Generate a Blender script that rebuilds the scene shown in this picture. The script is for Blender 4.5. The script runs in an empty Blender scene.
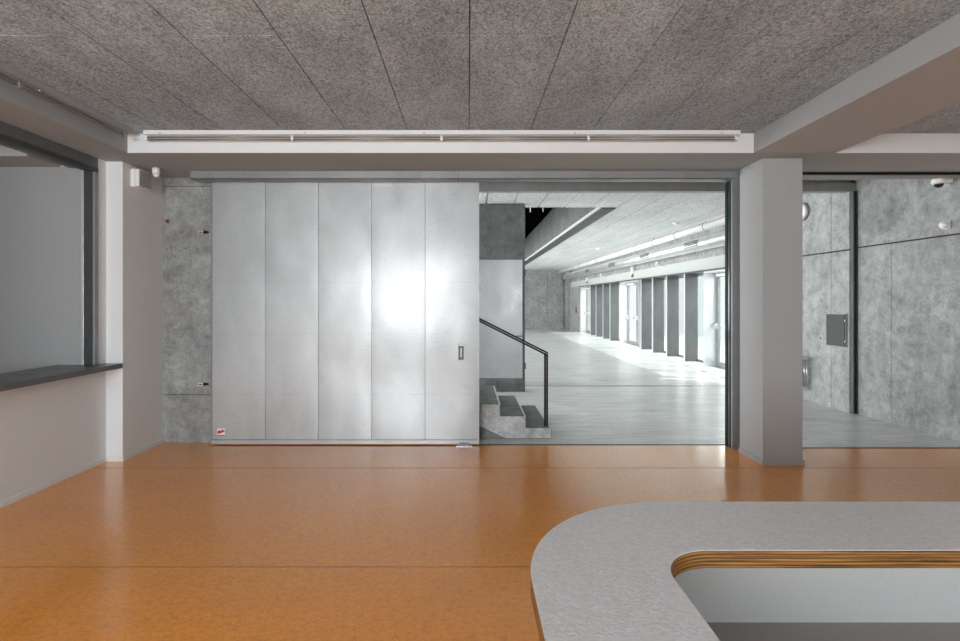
import bpy, bmesh, math, random
from mathutils import Vector, Matrix, noise
random.seed(4)
S = bpy.context.scene
COL = S.collection
PI = math.pi

# ---------------------------------------------------------------- camera, world, lights, exposure
F = 520.0                       # focal length in pixels of the 960x641 frame
EYE = 1.65
cam = bpy.data.cameras.new('camera')
cam.sensor_fit = 'HORIZONTAL'; cam.sensor_width = 36.0; cam.lens = F / 960 * 36
cam.shift_x = 12 / 960; cam.shift_y = -19.5 / 960
cam.clip_start = 0.05; cam.clip_end = 200
co = bpy.data.objects.new('camera', cam); COL.objects.link(co)
co.location = (0, 0, EYE); co.rotation_euler = (PI / 2, 0, 0)
S.camera = co

w = bpy.data.worlds.new('world'); S.world = w; w.use_nodes = True
wn = w.node_tree.nodes; wl = w.node_tree.links
bg = wn['Background']
bg.inputs['Color'].default_value = (0.95, 0.98, 1.0, 1); bg.inputs['Strength'].default_value = 0.9

def area(name, loc, rot, sx, sy, power, color=(1, 1, 1), spread=PI):
    l = bpy.data.lights.new(name, 'AREA'); l.shape = 'RECTANGLE'; l.size = sx; l.size_y = sy
    l.energy = power; l.color = color; l.spread = spread
    o = bpy.data.objects.new(name, l); COL.objects.link(o); o.location = loc; o.rotation_euler = rot
    return o
# daylight through the windows in the wall behind the camera (facing +Y)
area('daylight_back_window', (-1.9, -3.9, 1.75), (PI / 2 + 0.10, 0, 0), 2.9, 2.0, 215, (0.92, 0.97, 1.0), 2.5)
area('daylight_back_window_wide', (2.6, -3.9, 1.75), (PI / 2 + 0.2, 0, 0), 3.6, 2.0, 38, (0.92, 0.97, 1.0), 2.5)
# daylight through the glazed front of the hall (facing -X, tilted down like skylight)
area('daylight_hall_front', (8.2, 17.0, 3.6), (0, PI / 2 - 0.5, 0), 3.5, 18.0, 980, (1.0, 1.0, 0.99))
# added hall fill outside a made-up opening in the unseen left wall (facing +X)
area('fill_hall_left', (-6.4, 19.0, 1.7), (0, -PI / 2, 0), 2.6, 17.0, 1150, (1.0, 1.0, 0.99))
# unseen fill light left of the stairs, with solid wall behind it
area('fill_stairs', (-5.6, 7.7, 1.9), (0, -PI / 2, 0), 2.4, 2.0, 330, (0.98, 0.99, 1.0))
# unseen fill light added in the windowless room behind the serving hatch
area('fill_kitchen', (-6.3, 3.0, 2.0), (0, -PI / 2, -0.5), 1.6, 2.6, 7, (0.95, 0.98, 1.0))

sun = bpy.data.lights.new('sun', 'SUN'); sun.energy = 3.2; sun.angle = math.radians(1.0); sun.color = (1.0, 0.98, 0.95)
so = bpy.data.objects.new('sun', sun); COL.objects.link(so); so.location = (12, 8, 10)
so.rotation_euler = Vector((-1.0, 0.42, -1.15)).to_track_quat('-Z', 'Y').to_euler()

S.view_settings.view_transform = 'Standard'
S.view_settings.look = 'None'
S.view_settings.exposure = 0.3
S.view_settings.gamma = 1.0
S.view_settings.use_curve_mapping = False
S.cycles.use_denoising = True
S.cycles.max_bounces = 10
S.cycles.diffuse_bounces = 6
S.cycles.sample_clamp_indirect = 8

# ---------------------------------------------------------------- materials
MATS = {}
def nodes(name):
    m = bpy.data.materials.new(name); m.use_nodes = True
    nt = m.node_tree
    b = nt.nodes['Principled BSDF']
    MATS[name] = m
    return m, nt, b
def N(nt, typ, **kw):
    n = nt.nodes.new(typ)
    for k, v in kw.items():
        if k in n.inputs.keys() if isinstance(k, str) else False: n.inputs[k].default_value = v
        else: setattr(n, k, v)
    return n
def pos(nt, scale=(1, 1, 1)):
    g = nt.nodes.new('ShaderNodeNewGeometry')
    mp = nt.nodes.new('ShaderNodeMapping'); mp.inputs['Scale'].default_value = scale
    nt.links.new(g.outputs['Position'], mp.inputs['Vector'])
    return mp.outputs['Vector']
def noise_n(nt, vec, scale, detail=4, rough=0.55, dist=0.0):
    n = nt.nodes.new('ShaderNodeTexNoise')
    n.inputs['Scale'].default_value = scale; n.inputs['Detail'].default_value = detail
    n.inputs['Roughness'].default_value = rough; n.inputs['Distortion'].default_value = dist
    nt.links.new(vec, n.inputs['Vector'])
    return n.outputs['Fac']
def ramp(nt, fac, stops):
    r = nt.nodes.new('ShaderNodeValToRGB')
    e = r.color_ramp.elements
    while len(e) < len(stops): e.new(0.5)
    for i, (p, c) in enumerate(stops):
        e[i].position = p
        e[i].color = (c, c, c, 1) if not hasattr(c, '__len__') else (*c, 1)
    nt.links.new(fac, r.inputs['Fac'])
    return r.outputs['Color']
def mix(nt, a, b, fac, mode='MIX'):
    m = nt.nodes.new('ShaderNodeMix'); m.data_type = 'RGBA'; m.blend_type = mode
    for sock, v in ((m.inputs[6], a), (m.inputs[7], b), (m.inputs[0], fac)):
        if hasattr(v, 'links') or hasattr(v, 'is_linked'): nt.links.new(v, sock)
        elif hasattr(v, '__len__'): sock.default_value = (*v, 1)
        else: sock.default_value = v
    return m.outputs[2]
def bump(nt, b, h, strength=0.3, dist=0.01):
    bn = nt.nodes.new('ShaderNodeBump'); bn.inputs['Strength'].default_value = strength
    bn.inputs['Distance'].default_value = dist
    nt.links.new(h, bn.inputs['Height']); nt.links.new(bn.outputs['Normal'], b.inputs['Normal'])
def setc(nt, b, c, rough=0.6, metal=0.0, spec=None):
    if hasattr(c, '__len__'): b.inputs['Base Color'].default_value = (*c, 1)
    else: nt.links.new(c, b.inputs['Base Color'])
    if isinstance(rough, float): b.inputs['Roughness'].default_value = rough
    else: nt.links.new(rough, b.inputs['Roughness'])
    b.inputs['Metallic'].default_value = metal
    if spec is not None: b.inputs['Specular IOR Level'].default_value = spec

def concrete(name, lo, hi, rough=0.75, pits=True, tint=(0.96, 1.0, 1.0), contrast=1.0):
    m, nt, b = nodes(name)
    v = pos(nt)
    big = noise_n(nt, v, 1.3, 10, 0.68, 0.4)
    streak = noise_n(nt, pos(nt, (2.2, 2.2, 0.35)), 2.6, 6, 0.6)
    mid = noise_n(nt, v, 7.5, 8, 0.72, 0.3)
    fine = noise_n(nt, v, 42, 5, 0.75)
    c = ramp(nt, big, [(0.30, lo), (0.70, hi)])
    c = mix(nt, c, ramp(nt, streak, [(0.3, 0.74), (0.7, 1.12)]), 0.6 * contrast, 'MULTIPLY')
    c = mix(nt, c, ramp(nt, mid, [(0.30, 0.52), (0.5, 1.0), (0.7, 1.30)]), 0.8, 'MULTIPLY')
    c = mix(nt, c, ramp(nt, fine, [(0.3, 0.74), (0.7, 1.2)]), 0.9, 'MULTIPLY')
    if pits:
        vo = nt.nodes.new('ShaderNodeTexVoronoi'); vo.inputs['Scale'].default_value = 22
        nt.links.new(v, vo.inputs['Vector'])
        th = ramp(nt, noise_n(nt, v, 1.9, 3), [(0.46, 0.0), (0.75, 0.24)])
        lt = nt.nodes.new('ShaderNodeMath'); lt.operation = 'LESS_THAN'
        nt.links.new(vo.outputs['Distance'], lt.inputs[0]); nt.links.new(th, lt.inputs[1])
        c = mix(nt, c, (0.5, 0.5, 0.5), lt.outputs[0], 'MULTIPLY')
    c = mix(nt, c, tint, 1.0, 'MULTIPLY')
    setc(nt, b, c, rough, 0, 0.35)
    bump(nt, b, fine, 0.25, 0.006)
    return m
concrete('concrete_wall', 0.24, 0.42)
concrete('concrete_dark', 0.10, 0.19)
concrete('concrete_hall', 0.30, 0.46)
concrete('concrete_stair', 0.40, 0.66)
concrete('tread', 0.17, 0.25, pits=False, tint=(0.92, 1.0, 0.97))

def hall_floor():
    m, nt, b = nodes('hall_floor')
    v = pos(nt)
    a = noise_n(nt, pos(nt, (0.8, 1.3, 1)), 0.9, 8, 0.62, 0.3)
    f = noise_n(nt, v, 18, 6, 0.7)
    c = ramp(nt, a, [(0.3, 0.58), (0.7, 0.76)])
    st_ = noise_n(nt, pos(nt, (0.7, 3.0, 1)), 2.2, 8, 0.7, 0.5)
    c = mix(nt, c, ramp(nt, st_, [(0.32, 0.66), (0.68, 1.16)]), 0.9, 'MULTIPLY')
    c = mix(nt, c, ramp(nt, f, [(0.3, 0.84), (0.7, 1.1)]), 0.8, 'MULTIPLY')
    c = mix(nt, c, (0.98, 1.0, 0.99), 1.0, 'MULTIPLY')
    setc(nt, b, c, 0.30, 0, 0.6)
hall_floor()

def lino():
    m, nt, b = nodes('linoleum')
    v = pos(nt)
    va = pos(nt, (0.9, 1.2, 1))
    big = noise_n(nt, va, 1.2, 6, 0.6)
    mid = noise_n(nt, pos(nt, (1.0, 1.35, 1)), 26, 6, 0.72, 0.6)
    fine = noise_n(nt, v, 90, 3, 0.6)
    c = ramp(nt, mid, [(0.30, (0.70, 0.215, 0.010)), (0.5, (0.88, 0.310, 0.014)), (0.70, (0.95, 0.38, 0.030))])
    c = mix(nt, c, ramp(nt, big, [(0.3, 0.92), (0.7, 1.06)]), 0.8, 'MULTIPLY')
    c = mix(nt, c, ramp(nt, fine, [(0.3, 0.80), (0.7, 1.18)]), 0.7, 'MULTIPLY')
    setc(nt, b, c, 0.35, 0, 0.15)
    b.inputs['Coat Weight'].default_value = 1.0; b.inputs['Coat IOR'].default_value = 1.78
    nt.links.new(ramp(nt, big, [(0.3, 0.15), (0.7, 0.24)]), b.inputs['Coat Roughness'])
lino()

def plaster(name, col, bmp=0.35):
    m, nt, b = nodes(name)
    v = pos(nt)
    f = noise_n(nt, v, 130, 3, 0.6)
    g = noise_n(nt, v, 0.9, 3)
    c = mix(nt, col, ramp(nt, f, [(0.3, 0.93), (0.7, 1.04)]), 0.8, 'MULTIPLY')
    c = mix(nt, c, ramp(nt, g, [(0.3, 0.97), (0.7, 1.02)]), 0.8, 'MULTIPLY')
    setc(nt, b, c, 0.85, 0, 0.25)
    bump(nt, b, f, bmp, 0.003)
plaster('plaster_white', (0.78, 0.80, 0.81))
plaster('plaster_shaded', (0.37, 0.40, 0.415))  # white plaster with the beams' shade put into the colour
plaster('plaster_dimmed', (0.43, 0.445, 0.455))  # same plaster darkened: dim light on right beam and pillar painted in
plaster('paint_white', (0.84, 0.84, 0.84), 0.05)
plaster('kitchen_wall', (0.36, 0.37, 0.375), 0.25)
plaster('counter_panel', (0.56, 0.59, 0.59), 0.02)
plaster('counter_shelf', (0.42, 0.385, 0.38), 0.02)
plaster('lintel_pale', (0.55, 0.59, 0.565), 0.1)

def board(name, lo, hi, tint, blotch):
    m, nt, b = nodes(name)
    v = pos(nt)
    f = noise_n(nt, v, 75, 4, 0.75)
    f2 = noise_n(nt, pos(nt, (1.5, 0.6, 1)), 1.4, 5, 0.6)
    vo = noise_n(nt, pos(nt, (1, 0.55, 1)), 46, 2, 0.5, 1.2)
    c = ramp(nt, f, [(0.32, lo), (0.68, hi)])
    c = mix(nt, c, ramp(nt, vo, [(0.36, 0.45), (0.52, 1.05)]), 0.6, 'MULTIPLY')
    c = mix(nt, c, ramp(nt, f2, [(0.3, 0.74), (0.7, 1.2)]), blotch, 'MULTIPLY')
    c = mix(nt, c, tint, 1.0, 'MULTIPLY')
    setc(nt, b, c, 0.95, 0, 0.1)
    bump(nt, b, f, 0.6, 0.008)
board('ceiling_board', 0.26, 0.80, (0.82, 0.98, 1.10), 0.9)
board('hall_ceiling_board', 0.62, 0.86, (0.98, 1.0, 0.99), 0.35)

def steel(name, lo, hi, rlo, rhi, metal=0.9, scratch=True, tint=(0.97, 1.0, 1.02)):
    m, nt, b = nodes(name)
    v = pos(nt)
    a = noise_n(nt, pos(nt, (1.4, 1.4, 0.8)), 2.2, 6, 0.6, 0.3)
    f = noise_n(nt, v, 120, 3, 0.6)
    c = ramp(nt, a, [(0.3, lo), (0.7, hi)])
    c = mix(nt, c, ramp(nt, f, [(0.3, 0.92), (0.7, 1.06)]), 0.7, 'MULTIPLY')
    if scratch:
        s = noise_n(nt, pos(nt, (3.0, 3.0, 16.0)), 2.3, 5, 0.75, 2.0)
        z = noise_n(nt, v, 1.3, 2)
        sc = mix(nt, ramp(nt, s, [(0.62, 1.0), (0.64, 0.55), (0.66, 1.0)]), (1, 1, 1), ramp(nt, z, [(0.40, 1.0), (0.58, 0.0)]))
        c = mix(nt, c, sc, 0.8, 'MULTIPLY')
    c = mix(nt, c, tint, 1.0, 'MULTIPLY')
    setc(nt, b, c, ramp(nt, a, [(0.3, rhi), (0.7, rlo)]), metal)
steel('galvanised_sheet', 0.44, 0.51, 0.50, 0.58, 0.6, tint=(0.95, 1.0, 1.03))
_nt = MATS['galvanised_sheet'].node_tree
_sep = _nt.nodes.new('ShaderNodeSeparateXYZ'); _g = _nt.nodes.new('ShaderNodeNewGeometry'); _nt.links.new(_g.outputs['Position'], _sep.inputs[0])
_col = _nt.nodes['Principled BSDF'].inputs['Base Color'].links[0].from_socket
_scuff = noise_n(_nt, pos(_nt, (2.0, 2.0, 9.0)), 3.5, 7, 0.8, 1.5)
_zone = noise_n(_nt, pos(_nt, (0.9, 0.9, 1.4)), 1.7, 2)
_col = mix(_nt, _col, mix(_nt, (1, 1, 1), ramp(_nt, _scuff, [(0.55, 1.0), (0.64, 0.70)]), ramp(_nt, _zone, [(0.48, 0.0), (0.62, 1.0)])), 0.7, 'MULTIPLY')
for _z in (0.586, 1.272, 1.867):                      # faint horizontal sheet joints
    _c = _nt.nodes.new('ShaderNodeMath'); _c.operation = 'COMPARE'; _c.inputs[1].default_value = _z; _c.inputs[2].default_value = 0.0035
    _nt.links.new(_sep.outputs['Z'], _c.inputs[0])
    _col = mix(_nt, _col, (0.89, 0.89, 0.89), _c.outputs[0], 'MULTIPLY')
_nt.links.new(_col, _nt.nodes['Principled BSDF'].inputs['Base Color'])
_b = MATS['galvanised_sheet'].node_tree.nodes['Principled BSDF']
_b.inputs['Coat Weight'].default_value = 1.0; _b.inputs['Coat IOR'].default_value = 1.42; _b.inputs['Coat Roughness'].default_value = 0.2
steel('dull_steel', 0.26, 0.33, 0.4, 0.55, 0.35, False)
steel('dark_steel', 0.075, 0.105, 0.45, 0.6, 0.6, False, (0.92, 1.0, 1.03))
steel('sill_steel', 0.12, 0.16, 0.30, 0.42, 0.15, False, (0.95, 1.0, 1.03))
steel('facade_fin', 0.095, 0.13, 0.4, 0.55, 0.3, False)
steel('aluminium', 0.74, 0.82, 0.3, 0.42, 0.6, False)
steel('duct_metal', 0.62, 0.74, 0.28, 0.4, 0.75, False)
steel('grey_door', 0.38, 0.46, 0.25, 0.4, 0.45, True)

def plain(name, c, rough=0.5, metal=0.0, spec=None):
    m, nt, b = nodes(name)
    v = pos(nt)
    f = noise_n(nt, v, 60, 2)
    cc = mix(nt, c, ramp(nt, f, [(0.3, 0.94), (0.7, 1.04)]), 0.6, 'MULTIPLY')
    setc(nt, b, cc, rough, metal, spec)
plain('black_paint', (0.008, 0.009, 0.009), 0.55, 0.0, 0.25)
plain('rubber', (0.01, 0.01, 0.01), 0.7)
plain('weld_seam', (0.24, 0.085, 0.012), 0.4)
plain('groove', (0.035, 0.036, 0.036), 0.9)
plain('plastic_white', (0.85, 0.85, 0.84), 0.35)
plain('panel_dark', (0.05, 0.052, 0.055), 0.6)
plain('plastic_grey', (0.14, 0.145, 0.15), 0.55)
plain('dark_lens', (0.01, 0.01, 0.012), 0.08)
plain('red_plastic', (0.22, 0.012, 0.016), 0.35)
plain('sticker_white', (0.85, 0.84, 0.85), 0.4)
plain('sticker_red', (0.62, 0.02, 0.07), 0.4)
plain('cover_grey', (0.36, 0.38, 0.38), 0.5)
plain('track_grey', (0.30, 0.30, 0.30), 0.4, 0.5)
plain('screw_steel', (0.8, 0.8, 0.8), 0.25, 0.8)
plain('pipe_white', (0.84, 0.85, 0.83), 0.4)
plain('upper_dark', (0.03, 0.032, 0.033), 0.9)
plain('nosing', (0.62, 0.64, 0.63), 0.5)
plain('ground', (0.62, 0.63, 0.62), 0.9)
plain('green_edge', (0.01, 0.05, 0.045), 0.15)

def laminate():
    m, nt, b = nodes('laminate')
    v = pos(nt)
    w1 = noise_n(nt, pos(nt, (1.0, 1.6, 1)), 70, 3, 0.6, 0.5)
    c = ramp(nt, w1, [(0.3, (0.66, 0.645, 0.655)), (0.7, (0.84, 0.825, 0.83))])
    setc(nt, b, c, 0.36, 0, 0.5)
    bump(nt, b, w1, 0.5, 0.004)
laminate()
def plywood():
    m, nt, b = nodes('plywood_edge')
    g = nt.nodes.new('ShaderNodeNewGeometry')
    sx = nt.nodes.new('ShaderNodeSeparateXYZ'); nt.links.new(g.outputs['Position'], sx.inputs[0])
    w1 = noise_n(nt, pos(nt, (1.3, 1.3, 3)), 1.6, 4)
    ma = nt.nodes.new('ShaderNodeMath'); ma.operation = 'MULTIPLY_ADD'; ma.inputs[1].default_value = 2 * PI / 0.0115
    nt.links.new(sx.outputs['Z'], ma.inputs[0]); nt.links.new(w1, ma.inputs[2])
    si = nt.nodes.new('ShaderNodeMath'); si.operation = 'SINE'; nt.links.new(ma.outputs[0], si.inputs[0])
    hf = nt.nodes.new('ShaderNodeMath'); hf.operation = 'MULTIPLY_ADD'; hf.inputs[1].default_value = 0.5; hf.inputs[2].default_value = 0.5
    nt.links.new(si.outputs[0], hf.inputs[0])
    c = ramp(nt, hf.outputs[0], [(0.1, (0.17, 0.072, 0.018)), (0.5, (0.27, 0.13, 0.038)), (0.9, (0.34, 0.18, 0.060))])
    str_ = noise_n(nt, pos(nt, (2.2, 2.2, 210)), 1.0, 6, 0.75)
    c = mix(nt, c, ramp(nt, str_, [(0.40, 0.22), (0.50, 0.95), (0.62, 1.35)]), 1.0, 'MULTIPLY')
    setc(nt, b, c, 0.5, 0, 0.3)
plywood()
def glass():
    m = bpy.data.materials.new('clear_glass'); m.use_nodes = True; MATS['clear_glass'] = m
    nt = m.node_tree; nt.nodes.clear()
    o = nt.nodes.new('ShaderNodeOutputMaterial'); t = nt.nodes.new('ShaderNodeBsdfTransparent')
    g = nt.nodes.new('ShaderNodeBsdfGlossy'); g.inputs['Roughness'].default_value = 0.02
    t.inputs['Color'].default_value = (0.93, 0.97, 0.96, 1)
    fr = nt.nodes.new('ShaderNodeLayerWeight'); fr.inputs['Blend'].default_value = 0.5
    pw = nt.nodes.new('ShaderNodeMath'); pw.operation = 'POWER'; pw.inputs[1].default_value = 4.0
    ml = nt.nodes.new('ShaderNodeMath'); ml.operation = 'MULTIPLY_ADD'; ml.inputs[1].default_value = 0.5; ml.inputs[2].default_value = 0.03
    nt.links.new(fr.outputs['Facing'], pw.inputs[0]); nt.links.new(pw.outputs[0], ml.inputs[0])
    mx = nt.nodes.new('ShaderNodeMixShader')
    nt.links.new(ml.outputs[0], mx.inputs[0]); nt.links.new(t.outputs[0], mx.inputs[1]); nt.links.new(g.outputs[0], mx.inputs[2])
    nt.links.new(mx.outputs[0], o.inputs['Surface'])
glass()

# ---------------------------------------------------------------- mesh helpers (world coordinates in, object origin at the base)
def BM(): return bmesh.new()
def box(bm, x0, x1, y0, y1, z0, z1, bev=0.0):
    x0, x1 = sorted((x0, x1)); y0, y1 = sorted((y0, y1)); z0, z1 = sorted((z0, z1))
    vs = [bm.verts.new(p) for p in ((x0, y0, z0), (x1, y0, z0), (x1, y1, z0), (x0, y1, z0),
                                    (x0, y0, z1), (x1, y0, z1), (x1, y1, z1), (x0, y1, z1))]
    fs = [bm.faces.new([vs[i] for i in f]) for f in ((0, 3, 2, 1), (4, 5, 6, 7), (0, 1, 5, 4), (1, 2, 6, 5), (2, 3, 7, 6), (3, 0, 4, 7))]
    if bev > 0:
        es = list({e for f in fs for e in f.edges})
        bmesh.ops.bevel(bm, geom=es, offset=bev, segments=2, affect='EDGES', profile=0.5)
    return bm
def prism(bm, pts, axis, a, b):
    """closed polygon pts (2D) extruded along axis from a to b"""
    def P(u, v, t):
        return {'x': (t, u, v), 'y': (u, t, v), 'z': (u, v, t)}[axis]
    A = [bm.verts.new(P(u, v, a)) for u, v in pts]; B = [bm.verts.new(P(u, v, b)) for u, v in pts]
    n = len(pts)
    bm.faces.new(A); bm.faces.new(B[::-1])
    for i in range(n): bm.faces.new((A[i], B[i], B[(i + 1) % n], A[(i + 1) % n]))
    return bm
def frame_of(d):
    d = d.normalized(); u = Vector((0, 0, 1)) if abs(d.z) < 0.9 else Vector((1, 0, 0))
    a = d.cross(u).normalized(); return a, d.cross(a).normalized()
def cyl(bm, p, q, r, r2=None, seg=20, cap=True):
    p = Vector(p); q = Vector(q); r2 = r if r2 is None else r2
    a, b = frame_of(q - p)
    A = []; B = []
    for i in range(seg):
        t = 2 * PI * i / seg; d = a * math.cos(t) + b * math.sin(t)
        A.append(bm.verts.new(p + d * r)); B.append(bm.verts.new(q + d * r2))
    for i in range(seg):
        f = bm.faces.new((A[i], A[(i + 1) % seg], B[(i + 1) % seg], B[i])); f.smooth = True
    if cap:
        bm.faces.new(A[::-1]); bm.faces.new(B)
    return bm
def lathe(bm, base, axis, prof, seg=24):
    """prof: list of (radius, distance along axis)"""
    base = Vector(base); d = Vector(axis).normalized(); a, b = frame_of(d)
    rings = []
    for r, h in prof:
        if r < 1e-6: rings.append([bm.verts.new(base + d * h)])
        else: rings.append([bm.verts.new(base + d * h + (a * math.cos(2 * PI * i / seg) + b * math.sin(2 * PI * i / seg)) * r) for i in range(seg)])
    for R, Q in zip(rings, rings[1:]):
        for i in range(seg):
            j = (i + 1) % seg
            if len(R) == 1 and len(Q) == 1: continue
            if len(R) == 1: f = bm.faces.new((R[0], Q[j], Q[i]))
            elif len(Q) == 1: f = bm.faces.new((R[i], R[j], Q[0]))
            else: f = bm.faces.new((R[i], R[j], Q[j], Q[i]))
            f.smooth = True
    if len(rings[0]) > 1: bm.faces.new(rings[0][::-1])
    if len(rings[-1]) > 1: bm.faces.new(rings[-1])
    return bm
def wpos(o):
    p = Vector(o.location)
    while o.parent: o = o.parent; p += o.location
    return p
def obj(name, bm, mat, parent=None, bevel=0.0):
    bmesh.ops.recalc_face_normals(bm, faces=bm.faces)
    vs = [v.co for v in bm.verts]
    lo = Vector((min(v.x for v in vs), min(v.y for v in vs), min(v.z for v in vs)))
    hi = Vector((max(v.x for v in vs), max(v.y for v in vs), max(v.z for v in vs)))
    org = Vector(((lo.x + hi.x) / 2, (lo.y + hi.y) / 2, lo.z))
    bmesh.ops.translate(bm, verts=bm.verts, vec=-org)
    me = bpy.data.meshes.new(name); bm.to_mesh(me); bm.free()
    for m in (mat if isinstance(mat, (list, tuple)) else [mat]): me.materials.append(MATS[m])
    o = bpy.data.objects.new(name, me); COL.objects.link(o)
    if parent: o.parent = parent; o.location = org - wpos(parent)
    else: o.location = org
    if bevel:
        b = o.modifiers.new('bevel', 'BEVEL'); b.width = bevel; b.segments = 2; b.limit_method = 'ANGLE'
    return o
def tag(o, label, cat, group=None):
    o['label'] = label; o['category'] = cat
    if group: o['group'] = group
    return o
def thing(name, loc, label, cat, group=None):
    o = bpy.data.objects.new(name, None); COL.objects.link(o); o.location = loc
    o.empty_display_size = 0.1
    return tag(o, label, cat, group)
def struct(name, bm, mat, parent=None, label=None, cat=None, bevel=0.0):
    o = obj(name, bm, mat, parent, bevel)
    if not parent: o['kind'] = 'structure'
    if label: o['label'] = label
    if cat: o['category'] = cat
    return o
def dup(root, loc, label=None):
    r = root.copy(); COL.objects.link(r); r.location = loc
    if label: r['label'] = label
    for ch in list(root.children):
        c = ch.copy(); COL.objects.link(c); c.parent = r
        for g in list(ch.children):
            d = g.copy(); COL.objects.link(d); d.parent = c
    return r

# ---------------------------------------------------------------- dimensions
XL = -3.73            # left wall face
XP = -3.56            # pier side face
YB = 6.06             # concrete back wall face
ZS = 3.088            # underside of the beams
ZC = 3.273            # room ceiling boards
ZH = 3.42             # hall ceiling
XR = 8.6              # right wall of the room
YK = -4.0             # wall behind the camera

# ================================================================ ROOM SHELL
bm = BM(); box(bm, -4.4, -0.15, YK - 0.2, 6.08, -0.12, 0); box(bm, -0.15, 3.2, YK - 0.2, 5.955, -0.12, 0); box(bm, 3.2, XR, YK - 0.2, 5.83, -0.12, 0)
struct('floor', bm, 'linoleum', label='orange mottled linoleum floor of the room', cat='floor')
bm = BM()
for y in (3.226, 5.14): box(bm, XL + .02, XR - .1, y - 0.0018, y + 0.0018, 0.0002, 0.0012)
struct('trim_1', bm, 'weld_seam', label='thin welded seams across the orange floor', cat='floor seam')

def boards(name, mat, xs, ys, z, label, gap=0.007):
    bm = BM()
    for x0, x1 in zip(xs, xs[1:]):
        for y0, y1 in zip(ys, ys[1:]):
            if x1 - x0 < 0.03 or y1 - y0 < 0.03: continue
            dz = random.uniform(0, 0.0015)
            box(bm, x0 + gap / 2, x1 - gap / 2, y0 + gap / 2, y1 - gap / 2, z + dz, z + 0.03)
    box(bm, xs[0], xs[-1], ys[0], ys[-1], z + 0.028, z + 0.12)
    o = struct(name, bm, mat, label=label, cat='ceiling')
    return o
xs = [-3.30] + [0.01 + 0.585 * k for k in range(-5, 5)] + [2.77]
boards('ceiling', 'ceiling_board', xs, [YK, -2.43, -0.56, 1.31, 3.18, 5.05], ZC, 'grey wood wool ceiling boards between the white beams')
xs = [3.57] + [3.57 + 0.585 * k for k in range(1, 9)] + [XR]
boards('ceiling_right', 'ceiling_board', xs, [YK, -2.43, -0.56, 1.31, 3.18, 5.05], ZC, 'grey wood wool ceiling boards right of the white beam')

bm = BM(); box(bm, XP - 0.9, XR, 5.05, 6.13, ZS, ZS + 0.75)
struct('beam_back', bm, 'plaster_shaded', label='downstand beam above the sliding door, shade painted in as grey', cat='beam', bevel=0.004)
bm = BM(); box(bm, -3.2995, 2.7695, 5.040, 5.0499, ZS - .002, ZC + .02); box(bm, 3.5705, XR - .01, 5.040, 5.0499, ZS - .002, ZC + .02)
struct('trim_9', bm, 'plaster_white', label='thin white skin for the lit front of the beam above the sliding door', cat='fascia')  # lit beam front painted as a separate white skin over the grey
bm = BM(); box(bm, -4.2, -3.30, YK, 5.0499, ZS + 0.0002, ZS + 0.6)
struct('beam_left', bm, 'plaster_shaded', label='downstand beam along the left wall, shade painted in as grey', cat='beam', bevel=0.004)
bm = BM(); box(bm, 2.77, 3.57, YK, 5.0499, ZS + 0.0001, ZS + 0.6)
struct('beam_right', bm, 'plaster_dimmed', label='downstand beam running over the camera to the pillar, shade painted in as grey', cat='beam', bevel=0.004)

# left wall with the serving hatch opening (Y 0.6 .. 5.235, z 1.01 .. 3.0)
HY0, HY1, HZ0, HZ1 = 0.4, 5.235, 0.960, 2.985
bm = BM()
box(bm, -4.1, XL, YK, 5.36, 0, HZ0)
box(bm, -4.1, XL, YK, HY0, HZ0, ZS)
box(bm, -4.1, XL, HY1, 5.36, HZ0, ZS)
struct('wall_left', bm, 'plaster_white', label='white plaster left wall under and around the hatch', cat='wall')
bm = BM(); box(bm, -4.3, XP, 5.36, YB + 0.4, 0, ZS)
struct('pier_left', bm, 'plaster_white', label='white wall pier at the left of the sliding door', cat='wall', bevel=0.003)
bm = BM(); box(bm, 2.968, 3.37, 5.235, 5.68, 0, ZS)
struct('pillar', bm, 'plaster_dimmed', label='square plastered pillar right of the opening', cat='pillar', bevel=0.004)
# wall behind the camera with two windows, right wall
bm = BM()
box(bm, -4.4, XR + .2, YK - 0.25, YK, 0, 0.7)
box(bm, -4.4, XR + .2, YK - 0.25, YK, 2.8, ZC + .4)
for a, b_ in ((-4.4, -3.4), (-0.4, 0.7), (4.5, XR + .2)): box(bm, a, b_, YK - 0.25, YK, 0.7, 2.8)
struct('wall_back', bm, 'plaster_white')
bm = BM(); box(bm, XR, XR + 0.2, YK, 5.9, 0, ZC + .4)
struct('wall_right', bm, 'plaster_dimmed')

# baseboards
def base(name, pts, mat):
    bm = BM()
    for (x0, x1, y0, y1) in pts: box(bm, x0, x1, y0, y1, 0, 0.05, 0.002)
    struct(name, bm, mat)
base('baseboard_left', [(XL, XL + 0.012, YK, 5.348), (XL, XP + 0.012, 5.348, 5.36), (XP, XP + 0.012, 5.36, YB)], 'plaster_white')
base('baseboard_pillar', [(2.956, 3.382, 5.223, 5.235), (2.956, 2.968, 5.235, 5.68), (3.37, 3.382, 5.235, 5.68)], 'plaster_dimmed')

# concrete back wall behind the sliding door
bm = BM()
g = 0.006
zj = [0, 0.555, 2.985, ZS]
for z0, z1 in zip(zj, zj[1:]):
    box(bm, XP, -0.25, YB, YB + 0.3, z0 + (g if z0 else 0), z1, 0.003)
box(bm, XP, -0.25, YB + 0.012, YB + 0.29, 0, ZS)
o = struct('wall_concrete', bm, 'concrete_wall', label='raw concrete wall behind the sliding door', cat='wall')
bm = BM(); box(bm, XP, -0.25, YB + .004, YB + .011, .553, .563); obj('joint', bm, 'groove', o)
bm = BM(); box(bm, XP, -0.25, YB + .004, YB + .011, 2.983, 2.993); obj('joint', bm, 'groove', o)

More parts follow.
